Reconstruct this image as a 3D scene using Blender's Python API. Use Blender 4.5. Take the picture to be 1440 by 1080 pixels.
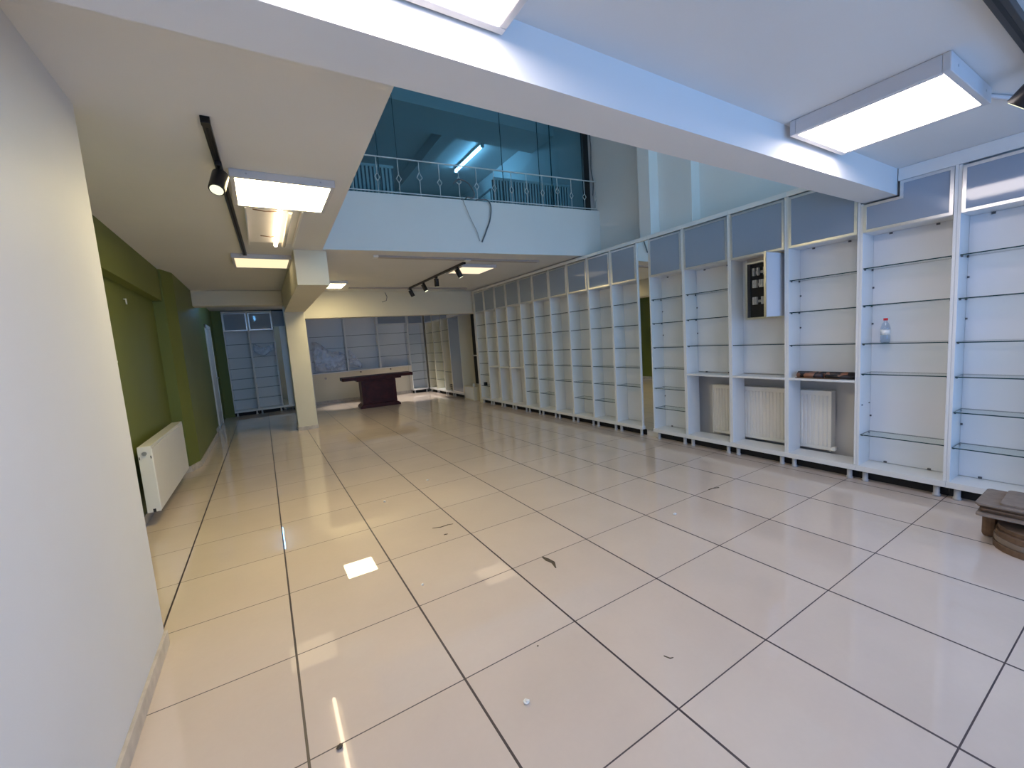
import bpy, bmesh, math, random
from mathutils import Vector, Matrix
random.seed(7)
for o in list(bpy.data.objects): bpy.data.objects.remove(o)
SC = bpy.context.scene
COL = SC.collection
PI = math.pi

# ------------------------------------------------------------------ camera
CAM = Vector((0.02304, -1.5333, 1.41318))
ya, pi_, ro = 0.5365, 0.1072, -0.0714
fwd = Vector((math.sin(ya)*math.cos(pi_), math.cos(ya)*math.cos(pi_), -math.sin(pi_)))
rt = Vector((math.cos(ya), -math.sin(ya), 0)); up = rt.cross(fwd)
r2 = math.cos(ro)*rt + math.sin(ro)*up
u2 = -math.sin(ro)*rt + math.cos(ro)*up
cd = bpy.data.cameras.new('camera'); cam = bpy.data.objects.new('camera', cd); COL.objects.link(cam)
R = Matrix((r2, u2, -fwd)).transposed()
cam.matrix_world = Matrix.Translation(CAM) @ R.to_4x4()
cd.sensor_fit = 'HORIZONTAL'; cd.sensor_width = 36.0; cd.lens = 582.34/1440*36.0
cd.clip_start = 0.02; cd.clip_end = 100
SC.camera = cam

# ------------------------------------------------------------------ world, view, daylight
SC.view_settings.view_transform = 'Standard'
SC.view_settings.look = 'None'
SC.view_settings.gamma = 1
SC.view_settings.use_curve_mapping = False
SC.view_settings.exposure = 0.06
w = bpy.data.worlds.new('world'); SC.world = w; w.use_nodes = True

def area(name, loc, rot, sx, sy, power, color):
    l = bpy.data.lights.new(name, 'AREA'); l.shape = 'RECTANGLE'; l.size = sx; l.size_y = sy
    l.energy = power; l.color = color
    o = bpy.data.objects.new(name, l); COL.objects.link(o); o.location = loc; o.rotation_euler = rot
    return o
# strengths (r, g, b) of everything that gives light
LT = dict(front=(21, 43, 97), upper=(14.9, 25.3, 38.7), near=(12.6, 11.2, 10.8), left=(41, 33.5, 17), column=(22, 18.4, 10.5),
          dim_left=(1.15, 0.94, 0.58), dim_rear=(1.2, 0.96, 0.66), tube=(9, 6.8, 4.4), alcove=(5, 15, 30), gallery=(12, 27, 42),
          spot=(1.2, 1.2, 0.85), world=(0.19, 0.42, 0.52))
def cs(k):
    v = LT[k]; m = max(max(v), 1e-6); return tuple(c/m for c in v), m
w.node_tree.nodes['Background'].inputs[0].default_value = cs('world')[0]+(1,)
w.node_tree.nodes['Background'].inputs[1].default_value = cs('world')[1]
# daylight through the shop front behind the camera, and through the upper shop window over the void
area('daylight_shopfront', (2.2, -4.25, 1.25), (PI/2, 0, 0), 4.2, 2.1, cs('front')[1], cs('front')[0])
area('daylight_upper_window', (2.7, -0.9, 3.85), (PI/2, 0, 0), 3.4, 1.7, cs('upper')[1], cs('upper')[0])

# ------------------------------------------------------------------ materials
def new_mat(name):
    m = bpy.data.materials.new(name); m.use_nodes = True
    return m, m.node_tree, m.node_tree.nodes['Principled BSDF']
def paint(name, col, rough=0.55, var=0.04, scale=3.0, spec=0.4, metal=0.0, bump=0.0, bscale=180):
    m, t, b = new_mat(name)
    geo = t.nodes.new('ShaderNodeNewGeometry')
    n = t.nodes.new('ShaderNodeTexNoise'); n.inputs['Scale'].default_value = scale; n.inputs['Detail'].default_value = 5
    t.links.new(geo.outputs['Position'], n.inputs['Vector'])
    r = t.nodes.new('ShaderNodeValToRGB')
    r.color_ramp.elements[0].position = 0.3; r.color_ramp.elements[1].position = 0.7
    r.color_ramp.elements[0].color = tuple(c*(1-var) for c in col)+(1,)
    r.color_ramp.elements[1].color = tuple(min(1, c*(1+var)) for c in col)+(1,)
    t.links.new(n.outputs['Fac'], r.inputs['Fac']); t.links.new(r.outputs['Color'], b.inputs['Base Color'])
    b.inputs['Roughness'].default_value = rough; b.inputs['Metallic'].default_value = metal
    b.inputs['Specular IOR Level'].default_value = spec
    if bump:
        n2 = t.nodes.new('ShaderNodeTexNoise'); n2.inputs['Scale'].default_value = bscale
        t.links.new(geo.outputs['Position'], n2.inputs['Vector'])
        bp = t.nodes.new('ShaderNodeBump'); bp.inputs['Strength'].default_value = bump; bp.inputs['Distance'].default_value = 0.002
        t.links.new(n2.outputs['Fac'], bp.inputs['Height']); t.links.new(bp.outputs['Normal'], b.inputs['Normal'])
    return m
def emit(name, col, s):
    m = bpy.data.materials.new(name); m.use_nodes = True; t = m.node_tree
    t.nodes.remove(t.nodes['Principled BSDF'])
    e = t.nodes.new('ShaderNodeEmission'); e.inputs[0].default_value = col+(1,); e.inputs[1].default_value = s
    t.links.new(e.outputs[0], t.nodes['Material Output'].inputs[0]); return m
def glass(name, tint, refl=1.0, rough=0.0):
    m = bpy.data.materials.new(name); m.use_nodes = True; t = m.node_tree
    t.nodes.remove(t.nodes['Principled BSDF'])
    tr = t.nodes.new('ShaderNodeBsdfTransparent'); tr.inputs[0].default_value = tint+(1,)
    gl = t.nodes.new('ShaderNodeBsdfGlossy'); gl.inputs['Roughness'].default_value = rough
    fr = t.nodes.new('ShaderNodeFresnel'); fr.inputs['IOR'].default_value = 1.5
    mul = t.nodes.new('ShaderNodeMath'); mul.operation = 'MULTIPLY'; mul.inputs[1].default_value = refl
    mx = t.nodes.new('ShaderNodeMixShader')
    gm = t.nodes.new('ShaderNodeNewGeometry'); inv = t.nodes.new('ShaderNodeMath'); inv.operation = 'SUBTRACT'; inv.inputs[0].default_value = 1
    m2 = t.nodes.new('ShaderNodeMath'); m2.operation = 'MULTIPLY'
    t.links.new(gm.outputs['Backfacing'], inv.inputs[1]); t.links.new(inv.outputs[0], m2.inputs[0]); t.links.new(fr.outputs[0], m2.inputs[1])
    t.links.new(m2.outputs[0], mul.inputs[0]); t.links.new(mul.outputs[0], mx.inputs[0])
    t.links.new(tr.outputs[0], mx.inputs[1]); t.links.new(gl.outputs[0], mx.inputs[2])
    t.links.new(mx.outputs[0], t.nodes['Material Output'].inputs[0]); return m

def floor_mat():
    m, t, b = new_mat('polished_floor_tile')
    N = t.nodes.new; L = t.links.new
    geo = N('ShaderNodeNewGeometry'); sep = N('ShaderNodeSeparateXYZ'); L(geo.outputs['Position'], sep.inputs[0])
    def math_(op, a, bb=None):
        n = N('ShaderNodeMath'); n.operation = op
        for i, v in enumerate((a, bb)):
            if v is None: continue
            if isinstance(v, (int, float)): n.inputs[i].default_value = v
            else: L(v, n.inputs[i])
        return n.outputs[0]
    masks = []; cells = []
    for ax, wd in (('X', 0.0048), ('Y', 0.0026)):
        s = math_('DIVIDE', sep.outputs[ax], 0.6)
        f = math_('ADD', s, 0.5); fl = math_('FLOOR', f); fr = math_('SUBTRACT', f, fl)
        d = math_('ABSOLUTE', math_('SUBTRACT', fr, 0.5))
        masks.append(math_('LESS_THAN', d, wd/0.6)); cells.append(math_('FLOOR', s))
    joint = math_('MAXIMUM', masks[0], masks[1])
    cmb = N('ShaderNodeCombineXYZ'); L(cells[0], cmb.inputs[0]); L(cells[1], cmb.inputs[1])
    wn = N('ShaderNodeTexWhiteNoise'); L(cmb.outputs[0], wn.inputs['Vector'])
    ns = N('ShaderNodeTexNoise'); ns.inputs['Scale'].default_value = 2.2; ns.inputs['Detail'].default_value = 6; L(geo.outputs['Position'], ns.inputs['Vector'])
    ns2 = N('ShaderNodeTexNoise'); ns2.inputs['Scale'].default_value = 40; ns2.inputs['Detail'].default_value = 3; L(geo.outputs['Position'], ns2.inputs['Vector'])
    v = math_('ADD', math_('MULTIPLY', wn.outputs['Value'], 0.05), math_('MULTIPLY', ns.outputs['Fac'], 0.16))
    v = math_('ADD', v, math_('MULTIPLY', ns2.outputs['Fac'], 0.04))
    v = math_('ADD', v, 0.87)
    base = N('ShaderNodeMix'); base.data_type = 'RGBA'; base.blend_type = 'MULTIPLY'; base.inputs[0].default_value = 1
    base.inputs[6].default_value = FLOORC
    cc = N('ShaderNodeCombineXYZ')
    for i in range(3): L(v, cc.inputs[i])
    L(cc.outputs[0], base.inputs[7])
    mx = N('ShaderNodeMix'); mx.data_type = 'RGBA'; L(joint, mx.inputs[0]); L(base.outputs[2], mx.inputs[6])
    mx.inputs[7].default_value = (0.035, 0.018, 0.022, 1)
    L(mx.outputs[2], b.inputs['Base Color'])
    rr = math_('ADD', math_('MULTIPLY', joint, 0.5), math_('ADD', 0.004, math_('MULTIPLY', ns.outputs['Fac'], 0.018)))
    L(rr, b.inputs['Roughness']); b.inputs['Specular IOR Level'].default_value = 0.95
    return m
FLOORC = (0.68, 0.57, 0.485, 1)

M = {}
M['floor'] = floor_mat()
M['ceil'] = paint('white_ceiling_paint', (0.72, 0.71, 0.69), 0.7, 0.02, 1.5, bump=0.1)
M['wall'] = paint('white_wall_paint', (0.72, 0.71, 0.70), 0.6, 0.02, 1.5, bump=0.12)
M['cream'] = paint('cream_wall_paint', (0.74, 0.69, 0.55), 0.6, 0.03, 1.5, bump=0.12)
M['green'] = paint('olive_green_wall_paint', (0.150, 0.175, 0.035), 0.5, 0.05, 1.5, bump=0.12)
M['skirt'] = paint('beige_marble_skirting', (0.55, 0.49, 0.42), 0.3, 0.18, 14)
M['mel'] = paint('white_melamine_board', (0.78, 0.78, 0.77), 0.28, 0.015, 2.0)
M['back'] = paint('white_melamine_back', (0.72, 0.73, 0.76), 0.35, 0.02, 2.0)
M['door'] = paint('pale_blue_grey_glass_front', (0.29, 0.345, 0.43), 0.06, 0.02, 1.0, spec=0.6)
M['alu'] = paint('brushed_aluminium', (0.72, 0.72, 0.72), 0.28, 0.04, 40, metal=0.9)
M['shelf'] = glass('clear_shelf_glass', (0.93, 0.98, 0.97), 1.3)
M['edge'] = paint('dark_teal_glass_edge', (0.015, 0.055, 0.065), 0.12, 0.1, 30)
M['mezz'] = glass('teal_partition_glass', (0.65, 0.80, 0.85), 1.0)
M['black'] = paint('black_powder_coat', (0.012, 0.011, 0.012), 0.35, 0.1, 60)
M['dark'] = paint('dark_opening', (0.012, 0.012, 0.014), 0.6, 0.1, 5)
M['steel'] = paint('satin_steel_foot', (0.45, 0.45, 0.46), 0.3, 0.04, 50, metal=0.6)
M['foot'] = paint('grey_plastic_foot', (0.50, 0.50, 0.51), 0.4, 0.04, 50)
M['pin'] = paint('grey_shelf_pin', (0.10, 0.10, 0.11), 0.4, 0.1, 50)
M['mirror'] = paint('mirror_silver', (0.82, 0.84, 0.82), 0.012, 0.0, 1, metal=1.0)
M['rad'] = paint('white_enamel', (0.80, 0.78, 0.73), 0.3, 0.02, 3)
M['lampf'] = paint('white_lamp_frame', (0.62, 0.60, 0.60), 0.35, 0.02, 10)
M['wood'] = paint('dark_mahogany_veneer', (0.050, 0.009, 0.006), 0.42, 0.35, 9, spec=0.2)
M['card'] = paint('brown_cardboard', (0.17, 0.105, 0.065), 0.85, 0.18, 30)
M['card2'] = paint('greyish_cardboard', (0.25, 0.195, 0.155), 0.85, 0.12, 25)
M['cable'] = paint('grey_cable', (0.12, 0.13, 0.14), 0.5, 0.05, 30)
M['rail'] = paint('cream_painted_iron', (0.62, 0.64, 0.62), 0.4, 0.05, 30)
M['trunk'] = paint('grey_plastic_channel', (0.42, 0.39, 0.38), 0.5, 0.04, 20)
M['plank'] = paint('brown_timber_strip', (0.30, 0.19, 0.11), 0.6, 0.2, 20)
M['breaker'] = paint('pale_breaker_plastic', (0.55, 0.55, 0.53), 0.4, 0.1, 90)
M['white'] = paint('white_plastic', (0.80, 0.80, 0.78), 0.35, 0.03, 30)
M['red'] = paint('red_bottle_cap', (0.75, 0.03, 0.04), 0.35, 0.03, 30)
M['bottle'] = glass('clear_bottle_plastic', (0.80, 0.86, 0.92), 1.6, 0.05)
mf = bpy.data.materials.new('painted_reflection'); mf.use_nodes = True; tf = mf.node_tree; bf = tf.nodes['Principled BSDF']  # part-transparent pale blue, paints soft reflections over the rear shelving
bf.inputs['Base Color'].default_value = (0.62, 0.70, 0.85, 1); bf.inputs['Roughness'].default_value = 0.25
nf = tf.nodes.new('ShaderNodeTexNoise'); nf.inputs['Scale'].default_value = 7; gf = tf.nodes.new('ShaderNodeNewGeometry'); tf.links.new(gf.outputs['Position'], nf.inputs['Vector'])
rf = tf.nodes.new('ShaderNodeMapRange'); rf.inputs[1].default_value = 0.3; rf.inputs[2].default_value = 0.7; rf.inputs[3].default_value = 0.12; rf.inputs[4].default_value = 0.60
tf.links.new(nf.outputs['Fac'], rf.inputs[0]); tf.links.new(rf.outputs[0], bf.inputs['Alpha']); M['glare_patch'] = mf
M['smear'] = paint('brown_dirt_smear', (0.10, 0.075, 0.05), 0.8, 0.3, 60)
M['stone'] = paint('grey_floor_slab', (0.35, 0.35, 0.36), 0.6, 0.05, 5)
for k_ in ('near', 'left', 'column', 'dim_left', 'dim_rear', 'tube', 'alcove', 'gallery', 'spot'):
    M['L_'+k_] = emit('lit_'+k_+'_lamp', *cs(k_))
M['tube_off'] = paint('unlit_tube_glass', (0.75, 0.72, 0.60), 0.2, 0.02, 10)

M['mezzback'] = paint('dull_blue_sheet', (0.20, 0.24, 0.27), 0.6, 0.1, 5)
def poster_mat():
    m, t, b = new_mat('dark_printed_paper')
    geo = t.nodes.new('ShaderNodeNewGeometry')
    v = t.nodes.new('ShaderNodeTexVoronoi'); v.inputs['Scale'].default_value = 22
    t.links.new(geo.outputs['Position'], v.inputs['Vector'])
    r = t.nodes.new('ShaderNodeValToRGB'); e = r.color_ramp.elements
    e[0].position = 0.0; e[0].color = (0.015, 0.012, 0.014, 1); e[1].position = 1.0; e[1].color = (0.30, 0.17, 0.12, 1)
    x = e.new(0.62); x.color = (0.03, 0.02, 0.02, 1); y = e.new(0.8); y.color = (0.28, 0.12, 0.07, 1)
    sp = t.nodes.new('ShaderNodeSeparateColor'); t.links.new(v.outputs['Color'], sp.inputs[0])
    t.links.new(sp.outputs[0], r.inputs['Fac']); t.links.new(r.outputs['Color'], b.inputs['Base Color'])
    b.inputs['Roughness'].default_value = 0.5; return m
M['poster'] = poster_mat()

# ------------------------------------------------------------------ mesh helpers
class MB:
    def __init__(s): s.bm = bmesh.new()
    def box(s, x0, x1, y0, y1, z0, z1, mi=0):
        v = [s.bm.verts.new((x, y, z)) for x in (x0, x1) for y in (y0, y1) for z in (z0, z1)]
        for f in ((0,1,3,2),(4,6,7,5),(0,4,5,1),(2,3,7,6),(0,2,6,4),(1,5,7,3)):
            s.bm.faces.new([v[i] for i in f]).material_index = mi
        return s
    def prism(s, pts, lo, hi, ax=2, mi=0):
        """polygon pts in the two axes other than ax (cyclic order), extruded lo..hi along ax"""
        def P(p, h):
            c = [0, 0, 0]; o = [i for i in range(3) if i != ax]; c[o[0]], c[o[1]] = p; c[ax] = h; return c
        a = [s.bm.verts.new(P(p, lo)) for p in pts]; b = [s.bm.verts.new(P(p, hi)) for p in pts]
        n = len(pts)
        s.bm.faces.new(a[::-1]).material_index = mi; s.bm.faces.new(b).material_index = mi
        for i in range(n): s.bm.faces.new((a[i], a[(i+1) % n], b[(i+1) % n], b[i])).material_index = mi
        return s
    def cyl(s, a, b, r, r1=None, n=16, mi=0, cap=True):
        a = Vector(a); b = Vector(b); r1 = r if r1 is None else r1
        d = (b-a).normalized(); q = Vector((0,0,1)).rotation_difference(d)
        A = []; B = []
        for i in range(n):
            t = 2*PI*i/n; e = q @ Vector((math.cos(t), math.sin(t), 0))
            A.append(s.bm.verts.new(a+e*r)); B.append(s.bm.verts.new(b+e*r1))
        for i in range(n):
            f = s.bm.faces.new((A[i], A[(i+1) % n], B[(i+1) % n], B[i])); f.smooth = True; f.material_index = mi
        if cap:
            s.bm.faces.new(A[::-1]).material_index = mi; s.bm.faces.new(B).material_index = mi
        return s
    def tube(s, pts, r, n=8, mi=0):
        pts = [Vector(p) for p in pts]
        rings = []
        prev = None
        for i, p in enumerate(pts):
            d = (pts[min(i+1, len(pts)-1)]-pts[max(i-1, 0)]).normalized()
            if prev is None: u = d.orthogonal().normalized()
            else: u = (prev - d*prev.dot(d)).normalized()
            prev = u; v = d.cross(u)
            rings.append([s.bm.verts.new(p+(u*math.cos(2*PI*k/n)+v*math.sin(2*PI*k/n))*r) for k in range(n)])
        for a, b in zip(rings, rings[1:]):
            for k in range(n):
                f = s.bm.faces.new((a[k], a[(k+1) % n], b[(k+1) % n], b[k])); f.smooth = True; f.material_index = mi
        s.bm.faces.new(rings[0][::-1]); s.bm.faces.new(rings[-1])
        return s
    def lathe(s, prof, c=(0,0,0), n=24, mi=0):
        c = Vector(c); R_ = []
        for r, z in prof:
            R_.append([s.bm.verts.new(c+Vector((r*math.cos(2*PI*k/n), r*math.sin(2*PI*k/n), z))) for k in range(n)])
        for a, b in zip(R_, R_[1:]):
            for k in range(n):
                f = s.bm.faces.new((a[k], a[(k+1) % n], b[(k+1) % n], b[k])); f.smooth = True; f.material_index = mi
        s.bm.faces.new(R_[0][::-1]); s.bm.faces.new(R_[-1])
        return s
    def build(s, name, mat, parent=None, bevel=0, label=None):
        bmesh.ops.recalc_face_normals(s.bm, faces=s.bm.faces)
        me = bpy.data.meshes.new(name); s.bm.to_mesh(me); s.bm.free()
        for mm in (mat if isinstance(mat, (list, tuple)) else [mat]): me.materials.append(M[mm] if isinstance(mm, str) else mm)
        o = bpy.data.objects.new(name, me); COL.objects.link(o)
        if parent: o.parent = parent
        if bevel:
            md = o.modifiers.new('bevel', 'BEVEL'); md.width = bevel; md.segments = 2; md.limit_method = 'ANGLE'
        if label: o['label'] = label
        return o
def B(*a): return MB().box(*a)
def tag(o, label, cat, group=None, kind=None):
    o['label'] = label; o['category'] = cat
    if group: o['group'] = group
    if kind: o['kind'] = kind
    return o
def thing(name, label, cat, loc=(0,0,0), rz=0, group=None):
    o = bpy.data.objects.new(name, None); COL.objects.link(o); o.location = loc; o.rotation_euler = (0, 0, rz)
    o.empty_display_size = 0.1
    return tag(o, label, cat, group)
def struct(name, mb, mat, label, cat, bevel=0):
    o = mb.build(name, mat, None, bevel); tag(o, label, cat, kind='structure'); return o
def copy_tree(o, parent=None):
    c = o.copy(); COL.objects.link(c); c.parent = parent
    for ch in list(o.children): copy_tree(ch, c)
    return c

# ------------------------------------------------------------------ the room
XR, XL, XN = 4.65, -1.045, -0.56        # right wall, recessed green wall, near left wall
ZN, ZL, ZB = 2.48, 2.58, 2.29           # near ceiling, low rear ceiling, beam underside
YB0, YB1 = -0.28, -0.075
YF = lambda x: 3.68-0.0985*(x-0.767)    # face of the gallery slab
struct('floor', B(-1.4, 5.0, -4.2, 11.4, -0.1, 0), 'floor', 'polished beige square floor tiles with dark joints', 'floor')
struct('ceiling', B(-0.8, XR, -4.2, YB0, ZN, ZN+0.12), 'ceil', 'white ceiling over the near part of the shop with two square lamps', 'ceiling')
struct('trim_1', B(-0.8, XR, YB0, YB1, ZB, 2.95), 'ceil', 'white ceiling beam crossing the whole shop in front of the void', 'beam')
# low ceiling on the left, open to the void on the right, running on to the rear under the gallery
struct('ceiling', MB().prism([(-1.4, YB1), (0.66, YB1), (0.755, YF(0.755)), (XR, YF(XR)), (XR, 11.4), (-1.4, 11.4)], ZL, 3.25, 2),
       'ceil', 'low white ceiling along the left side and the rear under the gallery', 'ceiling')
struct('wall_left', B(XN-0.25, XN, -4.2, 1.10, 0, ZL), 'wall', 'plain white wall standing close at the left edge', 'wall')
struct('wall_left', B(XL-0.2, XL, 1.0, 5.15, 0, ZL), 'green', 'recessed olive green wall behind the radiator', 'wall')
struct('trim_2', B(XL, -0.95, 1.1, 5.15, 2.19, ZL), 'green', 'olive green boxed header along the top of the recessed green wall', 'header')
struct('wall_left', MB().prism([(XL-0.2, 5.15), (-0.93, 5.15), (-0.85, 5.42), (-0.85, 7.83), (XL-0.2, 7.83)], 0, ZL, 2), 'green',
       'green wall projection between the radiator and the white door', 'wall')
struct('wall_left', B(XL-0.2, -0.90, 7.83, 11.2, 0, ZL), 'green', 'green wall of the rear alcove around the white door', 'wall')
struct('wall_back', B(-1.2, 5.0, 11.0, 11.2, 0, ZL), 'cream', 'cream wall at the far end of the shop', 'wall')
struct('wall_back', B(-0.90, -0.702, 10.66, 11.0, 0, ZL), 'green', 'narrow green wall return left of the alcove shelving', 'wall')
struct('wall_back', B(0.62, 1.06, 10.3, 11.0, 0, ZL), 'wall', 'short white wall piece between the two rear shelf groups', 'wall')
struct('wall_right', B(XR, XR+0.2, -4.2, 11.2, 0, 5.1), 'wall', 'long white wall behind the display shelving', 'wall')
struct('wall_right', B(4.34, XR, 2.085, 2.26, 0, 5.0), 'wall', 'white pilaster rising above the mirror strip into the void', 'pilaster')
struct('wall_right', B(4.50, XR, 1.62, 2.085, 2.60, 5.0), 'wall', 'shallow white wall step beside the pilaster in the void', 'pilaster')
# shop front behind the camera with its daylight opening
sf = MB().box(-0.8, 0.0, -4.2, -4.08, 0, ZN).box(4.4, XR, -4.2, -4.08, 0, ZN).box(0.0, 4.4, -4.2, -4.08, 2.35, ZN).box(0.0, 4.4, -4.2, -4.08, 0, 0.12)
struct('wall_front', sf, 'wall', 'shop front wall around the street window behind the viewer', 'wall')
struct('window_1', MB().box(1.42, 1.47, -4.18, -4.12, 0.12, 2.35).box(2.9, 2.95, -4.18, -4.12, 0.12, 2.35), 'alu', 'mullions of the street window behind the viewer', 'window')
# beams and column at the rear
struct('trim_3', B(0.46, 0.80, 3.75, 7.07, 2.19, ZL), 'cream', 'cream boxed beam running back to the column', 'beam', 0.004)
struct('trim_4', B(-0.90, 0.46, 7.05, 7.35, 2.325, ZL), 'cream', 'cream cross beam between the green wall and the column', 'beam', 0.012)
struct('wall_column', B(0.46, 0.79, 7.07, 7.40, 0, ZL), 'cream', 'free standing square cream column', 'column', 0.004)
struct('trim_5', B(0.79, XR, 7.20, 7.45, 2.075, ZL), 'cream', 'cream downstand beam in front of the rear shelf area', 'beam', 0.004)
# upper void and gallery room
struct('wall_void', MB().box(-0.6, 0.62, YB1, 3.6, 3.25, 4.95).box(0.4, 0.62, 3.6, 9.2, 3.25, 4.95), 'wall', 'white wall closing the left side of the void', 'wall')
struct('ceiling', B(0.4, 5.0, -1.2, 9.4, 4.96, 5.10), 'ceil', 'upper ceiling over the void and the gallery room', 'ceiling')
struct('trim_6', MB().box(0.62, XR, 4.29, 4.97, 4.75, 4.96), 'ceil', 'wide cross beam of the gallery room ceiling', 'beam')
struct('trim_7', MB().box(2.91, 3.14, 4.97, 9.1, 4.75, 4.96), 'ceil', 'long narrow beam of the gallery room ceiling', 'beam')
struct('wall_gallery', B(0.4, XR, 9.1, 9.25, 3.25, 5.0), 'wall', 'rear wall of the gallery room', 'wall')
struct('wall_void', B(0.4, XR, -1.3, -1.15, 2.95, 3.0), 'wall', 'sill of the upper street window', 'wall')
# skirtings
def skirt(name, mb, label): struct(name, mb, 'skirt', label, 'skirting', 0.002)
skirt('baseboard_left', B(XN, XN+0.015, -4.0, 1.10, 0, 0.075), 'beige stone skirting at the foot of the near white wall')
skirt('baseboard_left', MB().box(XL, XL+0.014, 1.1, 5.15, 0, 0.08), 'beige stone skirting under the radiator')
skirt('baseboard_left', MB().prism([(XL, 5.135), (-0.918, 5.135), (-0.836, 5.41), (-0.836, 7.844), (-0.85, 7.844), (-0.85, 5.42), (-0.93, 5.15), (XL, 5.15)], 0, 0.08, 2), 'beige stone skirting around the green wall projection')
skirt('baseboard_left', B(-0.90, -0.886, 7.83, 8.85, 0, 0.08), 'short stone skirting before the white door')
skirt('baseboard_back', B(1.06, 4.0, 10.986, 11.0, 0, 0.08), 'stone skirting below the rear wall shelves')
skirt('baseboard_column', MB().box(0.45, 0.80, 7.058, 7.07, 0, 0.07).box(0.45, 0.46, 7.07, 7.40, 0, 0.07).box(0.79, 0.80, 7.07, 7.40, 0, 0.07), 'stone skirting wrapped around the column foot')

# white door in the left wall of the rear alcove
d = struct('door_1', MB().box(-0.90, -0.875, 8.87, 8.95, 0, 2.16).box(-0.90, -0.875, 9.75, 9.83, 0, 2.16).box(-0.90, -0.875, 8.87, 9.83, 2.08, 2.16), 'white', 'white framed door in the green alcove wall', 'door', 0.003)
B(-0.899, -0.885, 8.95, 9.75, 0.01, 2.08).build('door_leaf', 'white', d, 0.003)
MB().cyl((-0.885, 9.66, 1.03), (-0.84, 9.66, 1.03), 0.010).cyl((-0.84, 9.67, 1.03), (-0.84, 9.55, 1.03), 0.009).build('door_handle', 'steel', d)
# dark doorway in the right wall near the end of the long shelving
d = struct('door_2', MB().box(4.60, XR, 7.42, 7.50, 0, 2.2).box(4.60, XR, 8.02, 8.04, 0, 2.2), 'cream', 'frame of the unlit doorway between the long and the rear shelving', 'door')
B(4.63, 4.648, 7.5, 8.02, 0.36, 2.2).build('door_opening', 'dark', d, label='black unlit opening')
MB().box(4.595, 4.629, 7.5, 8.02, 1.06, 1.09).build('door_crossbar', 'alu', d)

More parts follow.
